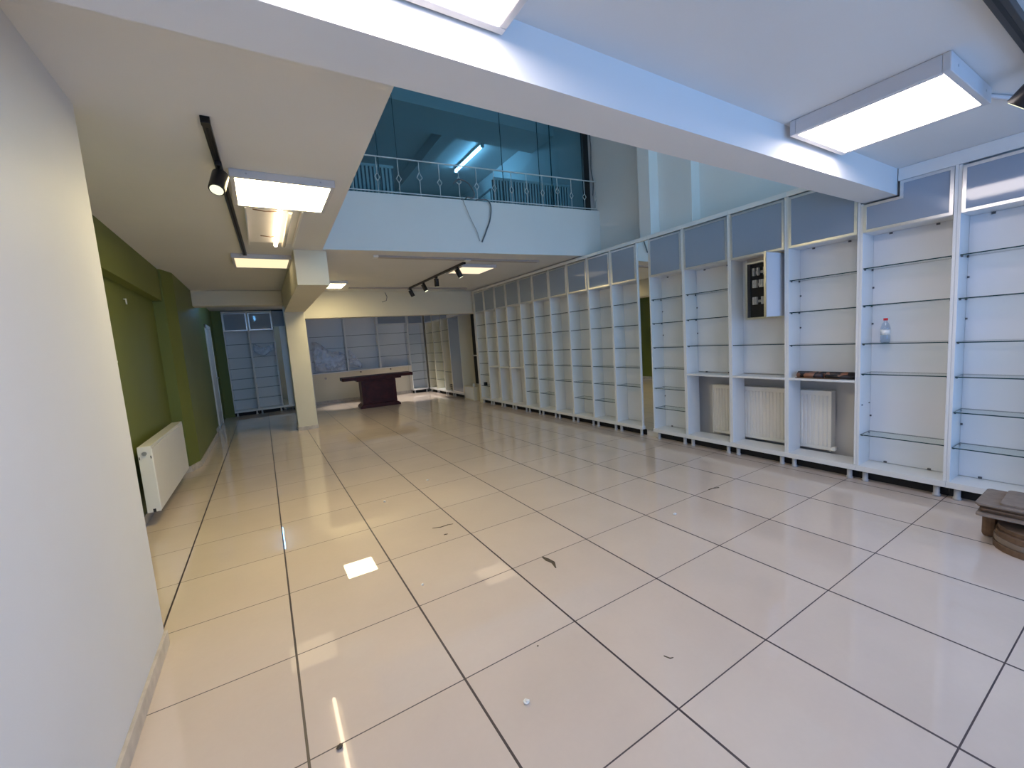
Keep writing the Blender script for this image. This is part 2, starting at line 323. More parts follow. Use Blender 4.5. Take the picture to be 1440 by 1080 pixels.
# ------------------------------------------------------------------ shelving
GL6 = [0.405, 0.66, 0.917, 1.18, 1.482, 1.777]
def shelf_unit(label, group, loc, rz, w, depth, glasses, board=None, door=(2.06, 2.52), top=(2.52, 2.565), base=(0.09, 0.135),
               sides=(None, None), back=True, filler=None, door_poly=None, lower_back=True, clips=False, name='shelving_unit', side_mat='mel',
               open_pins=(), door_full=False, feet=True, door_mat='door', back_from=None):
    """local frame: x left to right as seen, y into the wall, z up; front plane at y=0"""
    t = thing(name, label, 'shelving unit', loc, rz, group)
    zt = top[0] if top else door[1]
    s0 = sides[0] or zt; s1 = sides[1] or zt
    e = 0.0006
    B(e, 0.018, 0, depth, base[1], s0).build('side_panel', side_mat, t, 0.001)
    B(w-0.018, w-e, 0, depth, base[1], s1).build('side_panel', side_mat, t, 0.001)
    B(e, w-e, -0.015, depth, base[0], base[1]).build('base_board', 'mel', t, 0.002)
    if top: B(e, w-e, -0.008, depth, top[0], top[1]).build('top_board', 'mel', t, 0.001)
    if back:
        zb = base[1]+0.004 if (board is None or lower_back) else board+0.02
        if back_from: zb = back_from
        B(0.019, w-0.019, depth-0.012, depth-0.002, zb, door[0]-0.004 if door else zt-0.004).build('back_panel', 'back', t)
    if board: B(0.019, w-0.019, 0.001, depth-0.002, board-0.009, board+0.011).build('fixed_shelf', 'mel', t, 0.001)
    if door:
        B(0.019, w-0.019, 0.012, depth-0.002, door[0]-0.003, door[0]+0.014).build('door_shelf', 'mel', t)
        if door_poly:
            outer = door_poly
        else:
            outer = [(0.020, door[0]), (w-0.020, door[0]), (w-0.020, door[1]-0.012), (0.020, door[1]-0.012)]
        # frame follows the outline, pane fills it
        cx = sum(p[0] for p in outer)/len(outer); n = len(outer); fw = 0.020
        inner = []
        for i, p in enumerate(outer):
            a = Vector(outer[i-1]); c = Vector(outer[(i+1) % n]); p = Vector(p)
            e1 = (p-a).normalized(); e2 = (c-p).normalized()
            n1 = Vector((-e1.y, e1.x)); n2 = Vector((-e2.y, e2.x))
            inner.append(tuple(p+(n1+n2)*fw))
        fr = MB()
        for i in range(n):
            j = (i+1) % n
            fr.prism([outer[i], outer[j], inner[j], inner[i]], -0.006, 0.010, 1)
        dfr = fr.build('door_frame', 'alu', t)
        MB().prism(inner, -0.002, 0.006, 1).build('door_pane', door_mat, dfr)
    if filler: 
        fmb = MB().prism(filler, -0.004, 0.014, 1); fmb.build('filler_panel', 'mel', t)
    pins = MB()
    for z in glasses:
        g = MB().box(0.021, w-0.021, 0.012, depth-0.014, z-0.004, z+0.004, 0)
        g.bm.faces.ensure_lookup_table()
        for f in g.bm.faces:
            f.normal_update()
            if abs(f.calc_center_median().z-z) < 0.002: f.material_index = 1
        go = g.build('glass_shelf', ['shelf', 'edge'], t)
        if clips:
            for px in (0.019, w-0.029):
                for py in (0.035, depth-0.045): B(px, px+0.010, py, py+0.012, z-0.013, z-0.0042).build('shelf_pin', 'pin', go)
    for z in open_pins:
        for px in (0.018, w-0.026):
            for py in (0.035, depth-0.045): B(px, px+0.008, py, py+0.008, z-0.011, z-0.003).build('spare_shelf_pin', 'pin', t)
    if clips:
        for z in ((board+0.012 if board else base[1]+0.004), door[0]-0.02):
            for px in (w*0.22, w*0.72): B(px, px+0.02, depth-0.020, depth-0.012, z, z+0.014).build('back_clip', 'pin', t)
        for z in (0.53, 1.32, 1.62):
            if not board or z > board: B(0.019, 0.030, depth-0.020, depth-0.012, z, z+0.014).build('back_clip', 'pin', t)
    if feet:
        B(0.002, w-0.002, 0.085, 0.10, 0.001, base[0]).build('gap_shade_board', 'dark', t, label='black board standing in for the unlit dirty gap under the unit')  # added black board, paints the unlit and dirty gap under the unit
        for fx in (0.055, w-0.055):
            for fy in (0.032, depth-0.05):
                MB().lathe([(0.019, base[0]), (0.019, 0.022), (0.024, 0.014), (0.024, 0)], (fx, fy, 0), 16).build('foot', 'foot', t)
    return t

YS = [-1.16, -0.605, -0.058, 0.492, 1.042, 1.592, 2.085]
G1 = 'tall white shelving units along the right wall'
SX, DEP, RZ = 4.27, 0.225, -PI/2
def runit(label, y0, y1, **k): return shelf_unit(label, G1, (SX, y1, 0), RZ, y1-y0, DEP, **k)
# nearest unit, cut by the right edge of the photo
runit('nearest white shelving unit, cut off by the right edge, with six glass shelves', YS[0], YS[1], glasses=[0.39, 0.655, 0.915, 1.165, 1.475, 1.777],
      door=(2.06, 2.385), top=None, filler=[(0.0, 2.388), (0.555, 2.388), (0.555, 2.478), (0.0, 2.478)], clips=True)
w2 = YS[2]-YS[1]; xs = YS[2]-YB0+0.006      # local x of the beam's near face
runit('white shelving unit with the water bottle, its top door notched around the ceiling beam', YS[1], YS[2], glasses=[0.40, 0.917, 1.168, 1.48, 1.778],
      door=(2.06, 2.285), top=None, sides=(2.286, 2.478), open_pins=(0.66,), clips=True,
      door_poly=[(0.020, 2.06), (w2-0.020, 2.06), (w2-0.020, 2.385), (xs+0.012, 2.385), (xs+0.012, 2.275), (0.020, 2.275)],
      filler=[(xs, 2.388), (w2, 2.388), (w2, 2.478), (xs, 2.478)])
runit('white shelving unit with rolled posters on its board above the radiator valve', YS[2], YS[3], glasses=[1.17, 1.474, 1.767], board=0.852, lower_back=False, clips=True)
runit('white shelving unit around the open electrical box', YS[3], YS[4], glasses=[1.183], board=0.852, lower_back=False)
runit('white shelving unit with open base over the left end of the long radiator', YS[4], YS[5], glasses=[1.188, 1.49, 1.779], board=0.852, lower_back=False, clips=True)
runit('narrow white shelving unit with six glass shelves, directly right of the mirror strip', YS[5], YS[6], glasses=GL6, clips=True)
YT = [2.265, 2.742, 3.217, 3.696, 4.18, 4.667, 5.115, 5.614, 6.066, 6.55, 7.03]
far = [('white shelving unit directly left of the mirror strip, tall bottom bay', GL6[1:], None),
       ('second white shelving unit left of the mirror strip, with six glass shelves', GL6, None),
       ('third white shelving unit left of the mirror strip, with six glass shelves', GL6, None),
       ('fourth white shelving unit left of the mirror strip, with an empty tall bottom bay', GL6[1:], None),
       ('fifth white shelving unit left of the mirror strip, with six glass shelves', GL6, None),
       ('sixth white shelving unit left of the mirror strip, beside the open based ones', GL6, None),
       ('rightmost of the three far units with an open base, timber strip inside', GL6[3:], 0.85),
       ('middle one of the three far shelving units with an open base, timber strip inside', GL6[3:], 0.85),
       ('leftmost of the three far shelving units with an open base, nothing inside', GL6[3:], 0.85),
       ('farthest unit of the long white row, small black thing on its lowest shelf', GL6, None)]
for i, (lb, gl, bd) in enumerate(far):
    runit(lb, YT[i], YT[i+1], glasses=gl, board=bd)
# filler strip closing the row at its far end
t = thing('closing_strip', 'narrow white end strip closing the far end of the long shelving row', 'panel', (SX, 7.17, 0), RZ)
B(0, 0.135, 0.03, 0.05, 0.43, 2.575).build('upper_strip', 'mel', t); B(0, 0.135, 0.03, 0.20, 0.0, 0.42).build('lower_strip', 'cream', t)
# mirror strip on the pilaster
t = thing('wall_mirror', 'narrow full height mirror strip set between the shelving units', 'mirror', (4.285, 2.26, 0), RZ)
B(0.004, 0.169, 0.0, 0.006, 0.10, 2.52).build('mirror_glass', 'mirror', t)
MB().box(0.0, 0.004, -0.003, 0.02, 0.10, 2.52).box(0.169, 0.173, -0.003, 0.02, 0.10, 2.52).build('mirror_edge', 'alu', t)
B(0.0, 0.173, 0.007, 0.05, 0.10, 2.52).build('mirror_backing', 'mel', t)
B(0.0, 0.173, -0.022, 0.05, 2.522, 2.565).build('top_board', 'mel', t)

# timber strips inside two open bases
for yy, lb in ((5.19, 'brown timber strip standing in the rightmost open based far unit'), (5.69, 'brown timber strip standing in the middle open based far unit')):
    t = thing('timber_strip', lb, 'timber', (4.42, yy, 0.137), 0, 'timber strips in the open shelf bases')
    B(0, 0.04, 0, 0.045, 0, 0.62).build('strip', 'plank', t); B(-0.01, 0.045, -0.02, 0.05, 0.62, 0.68).build('dark_head', 'dark', t, label='black upper end')
    B(-0.01, 0.05, 0.0, 0.10, 0.001, 0.03).build('dark_foot', 'dark', t, label='black foot')

# rear left alcove units, facing the viewer
G2 = 'white shelving units in the blue lit rear alcove'
AL = [0.40, 0.66, 0.91, 1.165, 1.43, 1.76]
shelf_unit('left shelving unit of the rear alcove next to the green wall', G2, (-0.70, 10.62, 0), 0, 0.52, 0.3, AL, door=(2.09, 2.53), top=(2.53, 2.56))
shelf_unit('right shelving unit of the rear alcove, painted reflection over its shelves', G2, (-0.178, 10.62, 0), 0, 0.535, 0.3, AL, door=(2.09, 2.53), top=(2.53, 2.56))
t = thing('wall_mirror', 'tall mirror beside the alcove shelving under a dark door', 'mirror', (0.362, 10.62, 0))
B(0.0, 0.12, 0.0, 0.006, 0.14, 2.16).build('mirror_glass', 'mirror', t); B(0.0, 0.255, 0.007, 0.30, 0.14, 2.55).build('mirror_backing', 'mel', t); B(0.122, 0.255, -0.004, 0.006, 0.14, 2.16).build('side_board', 'mel', t)
B(0.0, 0.255, -0.004, 0.005, 2.17, 2.55).build('dark_door', 'door', t, label='dark blue grey door above the mirror'); B(0.0, 0.255, -0.02, 0.30, 0.09, 0.138).build('base_board', 'mel', t)
MB().lathe([(0.017, 0.09), (0.017, 0.0)], (0.05, 0.04, 0), 12).build('foot', 'steel', t); MB().lathe([(0.017, 0.09), (0.017, 0.0)], (0.21, 0.04, 0), 12).build('foot', 'steel', t)
t = tag(B(-0.70, 0.615, 10.66, 11.0, 2.5605, 2.579).build('shadow_gap_board', 'dark'), 'black board standing in for the shaded gap above the alcove shelving', 'board')  # black board added to paint the shade in the gap over the shelves

# rear wall units: three wall hung ones and a tall one
G3 = 'white shelving units on the rear wall'
for i, (x, wd, lb) in enumerate(((1.13, 0.93, 'leftmost wall hung rear shelving unit, with a painted reflection over it'), (2.06, 0.89, 'middle wall hung rear shelving unit above the dark table'),
                                 (2.95, 0.88, 'rightmost wall hung rear shelving unit above the dark table'))):
    shelf_unit(lb, G3, (x, 10.74, 0), 0, wd, 0.24, [1.185, 1.51, 1.84], door=(2.11, 2.52) if i == 2 else None, top=(2.52, 2.56), base=(0.84, 0.868), feet=False)
shelf_unit('tall rear corner shelving unit standing on feet right of the table', G3, (3.83, 10.70, 0), 0, 0.48, 0.28, GL6, door=(2.09, 2.52), top=(2.52, 2.56), base=(0.09, 0.13))
for x in (1.09, ):
    tag(B(x, x+0.035, 10.70, 10.985, 0.0, 2.56).build('end_post', 'mel'), 'white upright panel at the left end of the rear wall shelving', 'panel')
# rear right row, facing left
G4 = 'shelving units on the right wall of the rear area'
shelf_unit('rear right shelving unit in the corner, three glass shelves', G4, (4.33, 10.62, 0), RZ, 0.61, 0.24, GL6, door=(2.09, 2.52), top=(2.52, 2.56), side_mat='cream')
shelf_unit('rear right shelving unit second from the corner, pale back', G4, (4.33, 10.0, 0), RZ, 0.66, 0.24, GL6, door=(2.09, 2.52), top=(2.52, 2.56), side_mat='cream')
shelf_unit('rear right shelving unit with a dark heap in its tall bottom bay', G4, (4.33, 9.33, 0), RZ, 0.50, 0.24, [0.65, 1.49, 1.79], door=(2.09, 2.52), top=(2.52, 2.56), side_mat='cream')
t = shelf_unit('rear right cabinet closed by a full height grey door with a beige side', G4, (4.33, 8.82, 0), RZ, 0.72, 0.30, [], door=(0.14, 2.10), top=(2.10, 2.56), side_mat='cream')
mb = MB()
for k in range(7):
    a = random.random()*6.28; mb.tube([(4.44+0.05*math.cos(a+j*0.6), 9.08+0.12*math.sin(a*1.3+j*0.5), 0.15+0.02*k+0.006*j) for j in range(8)], 0.009, 6)
tag(mb.build('cable_heap', 'black'), 'dark tangled cable heap in the bottom of a rear right shelving unit', 'cables')
t = thing('low_cabinet', 'low cream box standing below the unlit doorway', 'cabinet', (4.30, 7.22, 0))
B(0.0, 0.32, 0.26, 0.80, 0.0, 0.34).build('body', 'cream', t, 0.004); B(-0.006, 0.0, 0.30, 0.76, 0.03, 0.32).build('front_panel', 'white', t)
MB().cyl((0.06, 0.36, 0.34), (0.06, 0.36, 0.41), 0.03, 0.022).build('knob', 'white', t)
t = tag(MB().prism([(4.34, 6.93), (4.40, 6.93), (4.41, 6.99), (4.34, 7.0)], 0.41, 0.475, 2).build('black_case', 'black', None, 0.004), 'small black case on the lowest glass shelf of the farthest unit', 'case')

# pale sheets that paint soft reflections on the rear shelving
def glare_patch(label, x0, x1, y, pts):
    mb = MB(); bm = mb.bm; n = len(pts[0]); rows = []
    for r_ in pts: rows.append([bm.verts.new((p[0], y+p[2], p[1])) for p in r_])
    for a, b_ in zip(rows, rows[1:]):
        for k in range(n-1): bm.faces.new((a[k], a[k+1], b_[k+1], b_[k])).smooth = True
    o = mb.build('reflection_sheet', 'glare_patch'); md = o.modifiers.new('s', 'SOLIDIFY'); md.thickness = 0.0008
    tag(o, label, 'painted reflection')
def sheet(x0, x1, top, bot, f, amp=0.0035):
    rows = []
    for j in range(6):
        v = j/5
        rows.append([(x0+(x1-x0)*i/14, (1-v)*top(i/14)+v*bot(i/14), -amp*(1+math.sin(i*1.7+j*1.1+f))) for i in range(15)])
    return rows
glare_patch('pale bluish sheet standing in for a reflection over the leftmost rear wall shelving', 0, 0, 10.725, sheet(1.20, 2.0, lambda u: 1.72-0.42*u+0.05*math.sin(9*u), lambda u: 0.90, 0))
glare_patch('pointed pale bluish strip painted as a reflection on the middle rear wall shelving', 0, 0, 10.725, sheet(2.10, 2.42, lambda u: 1.50-0.45*u, lambda u: 0.92+0.05*(1-u), 2))
glare_patch('pale bluish patch painted as a reflection on a shelf of the right alcove unit', 0, 0, 10.605, sheet(-0.12, 0.32, lambda u: 1.70+0.05*math.cos(6.28*u), lambda u: 1.50+0.06*math.cos(6.28*u+0.5), 1))

# ------------------------------------------------------------------ radiators
def radiator(label, group, L, h, d, loc, rz, ribs=True, valve=True, side_slots=False):
    t = thing('radiator', label, 'radiator', loc, rz, group)
    bd = MB(); bd.box(0.012, L-0.012, 0.010, d-0.01, 0.008, h-0.012)
    if ribs:
        n = max(3, int(L/0.036)); p = (L-0.05)/n
        for i in range(n):
            x = 0.025+p*i
            bd.prism([(x+p*0.12, 0.011), (x+p*0.28, 0.0), (x+p*0.72, 0.0), (x+p*0.88, 0.011)], 0.045, h-0.045, 2)
        bd.build('body', 'rad', t, 0.002)
    else:
        bd.build('body', 'rad', t)
        B(0.008, L-0.008, 0.0, 0.009, 0.006, h-0.026).build('front_plate', 'rad', t, 0.003)
    g = MB().box(0.0, L, 0.004, d-0.004, h-0.012, h)
    g.build('top_grille', 'rad', t, 0.002)
    for x_ in (0.0, L-0.012): B(x_, x_+0.012, 0.003, d-0.003, 0.0, h-0.0125).build('side_cover', 'rad', t, 0.002)
    if side_slots:
        MB().cyl((-0.012, d*0.52, h-0.06), (0.006, d*0.52, h-0.06), 0.017, n=20).build('air_vent', 'steel', t)
        for a_ in ((d*0.10, d*0.16, h-0.11, h-0.085), (d*0.86, d*0.92, h-0.11, h-0.085), (d*0.36, d*0.56, 0.0, 0.03)): B(-0.002, 0.004, *a_).build('side_slot', 'dark', t)
    for f_ in (0.2, 0.8): B(L*f_, L*f_+0.03, d-0.01, d+0.04, h*0.2, h*0.8).build('wall_bracket', 'steel', t)
    if valve:
        MB().cyl((L+0.002, d*0.5, 0.03), (L+0.035, d*0.5, 0.03), 0.012).build('valve', 'steel', t)
        MB().cyl((L+0.02, d*0.5-0.05, 0.03), (L+0.02, d*0.5-0.012, 0.03), 0.020, 0.022, 20).build('valve_knob', 'white', t)
    return t
radiator('long white ribbed radiator behind the open bases of three shelving units', None, 1.195, 0.575, 0.095, (4.50, 1.412, 0.146), RZ)
# flat fronted radiator on the green wall: local x runs toward -y for rz=+pi/2 mirrored, so it faces +x
t = radiator('flat fronted white radiator mounted low on the recessed green wall', None, 1.62, 0.585, 0.10, (-0.885, 3.12, 0.135), PI/2, ribs=False, valve=False, side_slots=True)

# ------------------------------------------------------------------ electrical box
t = thing('electrical_box', 'open grey electrical distribution box with rows of breakers in a shelving bay', 'electrical box', (4.385, 0.942, 1.44), RZ)
MB().box(0, 0.375, 0.0, 0.09, 0.0, 0.02).box(0, 0.375, 0.0, 0.09, 0.56, 0.58).box(0, 0.02, 0.0, 0.09, 0.02, 0.56).box(0.355, 0.375, 0.0, 0.09, 0.02, 0.56).build('casing', 'alu', t, 0.001)
B(0.02, 0.355, 0.06, 0.09, 0.02, 0.56).build('dark_interior', 'dark', t)
for k, z in enumerate((0.44, 0.32, 0.15)):
    rl = MB().box(0.06, 0.33, 0.045, 0.059, z+0.02, z+0.045).build('breaker_rail', 'steel', t)
    bb = MB()
    for i in range(12):
        if random.random() < 0.1: continue
        bb.box(0.065+i*0.0215, 0.083+i*0.0215, 0.012, 0.045, z, z+0.075).box(0.070+i*0.0215, 0.078+i*0.0215, 0.004, 0.012, z+0.028, z+0.05)
    bb.build('breakers', 'breaker', rl)
dr = B(0.374, 0.386, -0.345, 0.0, 0.012, 0.60).build('door', 'back', t, 0.002)
MB().box(0.370, 0.390, -0.352, -0.340, 0.006, 0.606).build('door_edge', 'alu', dr)
t2 = tag(B(4.41, 4.478, 0.575, 0.935, 2.022, 2.055).build('cable_tray', 'trunk', None, 0.002), 'short grey cable tray above the open electrical box', 'cable tray')

# ------------------------------------------------------------------ things on shelves
t = thing('water_bottle', 'clear plastic water bottle with a red cap on a glass shelf', 'bottle', (4.385, -0.197, 1.1724))
MB().lathe([(0.026, 0), (0.031, 0.008), (0.031, 0.05), (0.028, 0.06), (0.031, 0.07), (0.031, 0.115), (0.022, 0.15), (0.012, 0.168), (0.012, 0.178)], n=24).build('body', 'bottle', t)
MB().lathe([(0.0316, 0.062), (0.0316, 0.105)], n=24).build('paper_label', 'white', t)
MB().lathe([(0.0145, 0.178), (0.0145, 0.196)], n=20).build('cap', 'red', t)
t = thing('poster_roll', 'long dark printed poster roll lying on a white board, at the back', 'poster roll', (4.385, 0.44, 0.892), 0, 'poster rolls on the white board')
MB().tube([(0, -0.0, 0), (0.0, -0.15, 0.0), (0, -0.455, 0)], 0.028, 16).build('roll', 'poster', t)
t = thing('poster_roll', 'short brown printed poster roll with an open round end, in front', 'poster roll', (4.325, 0.40, 0.889), 0, 'poster rolls on the white board')
MB().cyl((0, 0.02, 0), (0.0, -0.19, 0), 0.025, 0.025, 18).build('roll', 'poster', t); MB().cyl((0, 0.0215, 0), (0, 0.0205, 0), 0.017, 0.017, 16).build('dark_core', 'dark', t)
t = tag(MB().tube([(4.318, 0.19, 0.883), (4.322, 0.1, 0.883), (4.33, -0.02, 0.883)], 0.019, 12).build('poster_roll', 'poster'), 'thin printed poster roll at the right end of the bundle', 'poster roll', 'poster rolls on the white board')
tag(B(4.275, 4.31, 0.08, 0.42, 0.8638, 0.870).build('cardboard_strip', 'card'), 'flat brown cardboard strip under the poster rolls', 'cardboard')

# ------------------------------------------------------------------ cardboard pile at the right edge
def rounded(x0, x1, y0, y1, r, n=6):
    pts = []
    for cx, cy, a0 in ((x1-r, y1-r, 0), (x0+r, y1-r, 90), (x0+r, y0+r, 180), (x1-r, y0+r, 270)):
        for k in range(n+1):
            a = math.radians(a0+90*k/n); pts.append((cx+r*math.cos(a), cy+r*math.sin(a)))
    return pts
def card_sheet(label, z, th, cx, cy, sx, sy, rot, mat, r=0.03, grp='flat cardboard sheets of the pile at the right edge'):
    mb = MB().prism(rounded(-sx/2, sx/2, -sy/2, sy/2, r), 0, th, 2); o = mb.build('cardboard_sheet', mat, None, 0.0015)
    o.location = (cx, cy, z); o.rotation_euler = (0, 0, math.radians(rot)); tag(o, label, 'cardboard', grp)
z = 0.0
rnd = [('rounded brown cardboard piece at the bottom of the floor pile', 0.038, 3.70, -1.18, 0.44, 0.47, 3, 'card'), ('rounded brown cardboard piece second from the bottom of the pile', 0.034, 3.705, -1.18, 0.44, 0.46, -3, 'card2'),
       ('rounded brown cardboard piece third from the bottom of the pile', 0.032, 3.70, -1.185, 0.43, 0.46, 2, 'card'), ('uppermost rounded brown cardboard piece, below the flat sheets', 0.026, 3.72, -1.185, 0.43, 0.45, -2, 'card')]
for lb, th, cx, cy, sx, sy, ro_, mt in rnd:
    card_sheet(lb, z, th-0.002, cx, cy, sx, sy, ro_, mt, 0.19, 'rounded cardboard pieces under the flat sheets'); z += th
o = B(-0.08, 0.05, -0.005, 0.055, 0, 0.178).build('cardboard_block', 'card', None, 0.02); o.location = (3.78, -0.945, 0.0); tag(o, 'upright brown cardboard block propping the flat sheets at the back', 'cardboard')
z = 0.181
for i, (lb, cx, cy, sx, sy, ro_, mt) in enumerate((
    ('lowest flat cardboard sheet of the pile, sticking out to the left', 3.73, -1.17, 0.36, 0.57, 2, 'card2'), ('second flat cardboard sheet of the pile, dark edged', 3.75, -1.19, 0.34, 0.57, -2, 'card'),
    ('third flat cardboard sheet of the pile, dark edged', 3.745, -1.18, 0.33, 0.57, 2, 'card'), ('fourth flat cardboard sheet of the pile', 3.75, -1.18, 0.34, 0.58, -1, 'card'),
    ('wide brownish cardboard sheet just below the topmost one', 3.735, -1.17, 0.335, 0.58, 1, 'card2'), ('topmost pale cardboard sheet of the pile', 3.755, -1.25, 0.30, 0.56, 2, 'card2'))):
    card_sheet(lb, z, 0.012, cx, cy, sx, sy, ro_, mt, 0.02); z += 0.0145 if i < 4 else 0.013

# ------------------------------------------------------------------ table
t = thing('pedestal_table', 'dark mahogany pedestal table standing in the rear area', 'table', (2.42, 8.98, 0), math.radians(-3))
top = MB().prism([(-0.84, -0.16), (-0.81, -0.19), (0.81, -0.19), (0.84, -0.16), (0.84, 0.36), (0.81, 0.39), (-0.81, 0.39), (-0.84, 0.36)], 0.700, 0.775, 2)
top.build('table_top', 'wood', t, 0.006)
MB().box(-0.52, 0.54, -0.17, 0.36, 0.665, 0.699).build('top_apron', 'wood', t, 0.004)
MB().box(-0.42, 0.40, -0.13, 0.32, 0.09, 0.664).box(-0.34, 0.32, -0.138, -0.13, 0.16, 0.60).build('pedestal', 'wood', t, 0.004)
MB().prism([(-0.49, 0), (0.47, 0), (0.47, 0.04), (0.41, 0.089), (-0.43, 0.089), (-0.49, 0.04)], -0.17, 0.36, 1).build('plinth', 'wood', t, 0.003)

# ------------------------------------------------------------------ ceiling lamps
def panel_lamp(label, x0, x1, y0, y1, zc, dep, mat, frame=0.028, grp='square surface mounted ceiling panels'):
    t = thing('ceiling_light', label, 'ceiling light', ((x0+x1)/2, (y0+y1)/2, zc), 0, grp)
    a, b = (x1-x0)/2, (y1-y0)/2; g = MB(); zt = -0.002
    g.box(-a, a, -b, -b+frame, -dep, zt).box(-a, a, b-frame, b, -dep, zt).box(-a, -a+frame, -b+frame, b-frame, -dep, zt).box(a-frame, a, -b+frame, b-frame, -dep, zt)
    g.build('frame', 'lampf', t, 0.004)
    B(-a+frame, a-frame, -b+frame, b-frame, -dep+0.004, -dep+0.009).build('diffuser', mat, t)
    sc = MB()
    for xx in (-a*0.7, a*0.7): sc.cyl((xx, -b-0.001, -dep*0.5), (xx, -b+0.001, -dep*0.5), 0.006, n=10)
    sc.build('frame_screws', 'steel', t)
    return t
panel_lamp('lit square ceiling panel cut by the top edge, left of the other near one', 0.19, 0.82, -0.90, -0.29, ZN, 0.075, 'L_near')
panel_lamp('lit square ceiling panel over the near shelving, against the beam', 2.62, 3.25, -0.93, -0.31, ZN, 0.078, 'L_near')
panel_lamp('large lit square panel on the low left ceiling beside the black track', -0.02, 0.59, 1.60, 2.20, ZL, 0.05, 'L_left')
panel_lamp('dimmer square panel on the left ceiling at the far end of the track', -0.14, 0.46, 4.06, 4.68, ZL, 0.05, 'L_dim_left')
panel_lamp('lit ceiling panel behind the column, partly hidden by the boxed beam', 0.80, 1.40, 5.90, 6.50, ZL, 0.05, 'L_column')
panel_lamp('square ceiling panel behind the four black spotlights', 2.70, 3.30, 4.18, 4.78, ZL, 0.05, 'L_dim_rear')
# open fluorescent fixture
t = thing('fluorescent_fixture', 'open fluorescent fixture with one lit tube behind the large left panel', 'ceiling light', (0.225, 2.80, ZL))
MB().box(-0.185, 0.20, -0.60, 0.60, -0.022, -0.002).box(-0.185, -0.170, -0.60, 0.60, -0.055, -0.022).box(0.20, 0.215, -0.60, 0.60, -0.055, -0.022).build('housing', 'rad', t, 0.002)
MB().cyl((0.05, -0.58, -0.05), (0.05, 0.58, -0.05), 0.018).build('tube', 'L_tube', t, label='lit tube')
MB().cyl((0.12, -0.58, -0.05), (0.12, 0.58, -0.05), 0.018).build('tube', 'tube_off', t, label='unlit tube')
MB().tube([(-0.13, -0.5, -0.03), (-0.05, -0.52, -0.045), (0.03, -0.49, -0.03), (0.05, -0.5, -0.025)], 0.004, 6).build('loose_wire', 'plank', t)
MB().tube([(-0.08, 0.3, -0.03), (0.0, 0.28, -0.042), (0.05, 0.31, -0.026)], 0.004, 6).build('loose_wire', 'plank', t)
# alcove tube
t = thing('fluorescent_fixture', 'small bluish fluorescent batten on the rear alcove ceiling', 'ceiling light', (-0.03, 8.62, ZL))
B(-0.03, 0.03, -0.62, 0.62, -0.03, -0.001).build('housing', 'rad', t); MB().cyl((0, -0.6, -0.045), (0, 0.6, -0.045), 0.014).build('tube', 'L_alcove', t)
# gallery tube
t = thing('fluorescent_fixture', 'bright blue white fluorescent tube on the gallery ceiling behind the glass', 'ceiling light', (3.85, 5.95, 4.96))
B(-0.035, 0.035, -0.62, 0.62, -0.04, -0.001).build('housing', 'rad', t); MB().cyl((0, -0.58, -0.06), (0, 0.58, -0.06), 0.020).build('tube', 'L_gallery', t)
MB().box(-0.03, 0.03, -0.61, -0.58, -0.085, -0.04).box(-0.03, 0.03, 0.58, 0.61, -0.085, -0.04).build('tube_holder', 'white', t)

# unseen downlights added behind the cream beam to pool light on the rear floor
for x_, y_, e_, lb in ((1.75, 9.9, 200, 'unseen added downlight over the rear floor left of the table'), (3.55, 9.85, 300, 'unseen added downlight over the rear floor right of the table')):
    t = thing('added_downlight', lb, 'ceiling light', (x_, y_, ZL), 0, 'added rear downlights behind the cream beam')
    MB().lathe([(0.055, -0.002), (0.055, -0.012), (0.045, -0.014)], n=24).build('trim_ring', 'lampf', t)
    MB().lathe([(0.040, -0.0145), (0.040, -0.017)], n=24).build('lens', 'L_dim_rear', t)
    sl = bpy.data.lights.new('downlight', 'SPOT'); sl.energy = e_; sl.color = (1.0, 0.93, 0.85); sl.spot_size = 0.6 if x_ < 3 else 0.95; sl.spot_blend = 0.7; sl.shadow_soft_size = 0.04
    so = bpy.data.objects.new('downlight', sl); COL.objects.link(so); so.location = (x_, y_, ZL-0.03)
# ------------------------------------------------------------------ track and spots
def track(label, a, b, z, wd=0.036, h=0.03, grp='black lighting tracks'):
    a = Vector(a); b = Vector(b); L = (b-a).length
    t = thing('lighting_track', label, 'lighting track', (a.x, a.y, z), math.atan2(b.y-a.y, b.x-a.x), grp)
    MB().box(0, L, -wd/2, wd/2, -h, -0.001).build('rail', 'black', t, 0.002)
    MB().box(0.0, 0.04, -wd/2-0.002, wd/2+0.002, -h-0.003, -0.001).build('end_feed', 'black', t, 0.002)
    MB().box(0.06, L-0.02, -0.006, 0.006, -h-0.0012, -h+0.001).build('groove', 'dark', t)
track('long black track on the low left ceiling', (-0.078, 0.99), (-0.005, 4.03), ZL)
track('black track with four spotlights under the rear ceiling', (2.69, 4.05), (2.69, 6.75), ZL)
track('black track at the top right corner of the near ceiling', (2.05, -1.105), (3.9, -1.105), ZN, 0.045, 0.035)
def spot(label, top, aim, r=0.040, L=0.115, lit='L_spot', grp='black track spotlights', drop=0.045):
    t = thing('track_spotlight', label, 'spotlight', top, 0, grp)
    d = Vector(aim).normalized(); n = Vector((0, 0, -drop))
    MB().box(-0.017, 0.017, -0.03, 0.03, -0.022, 0).build('adapter', 'black', t, 0.002)
    c = n + d*0.03
    MB().cyl((0, 0, -0.02), n+Vector((0, 0, -0.005)), 0.008).build('bracket', 'black', t)
    a = c - d*L*0.35; b = c + d*L*0.65
    bd = MB().cyl(a, b, r, r, 28); o = bd.build('lamp_body', 'black', t, 0.003)
    MB().cyl(b+d*0.0005, b+d*0.003, r*0.80, r*0.80, 24).build('lens', lit, t)
zt = ZL-0.031
spot('black spotlight with a glowing lens on the long left track', (-0.062, 1.47, zt), (-0.25, -0.55, -1), 0.042, 0.125, drop=0.075)
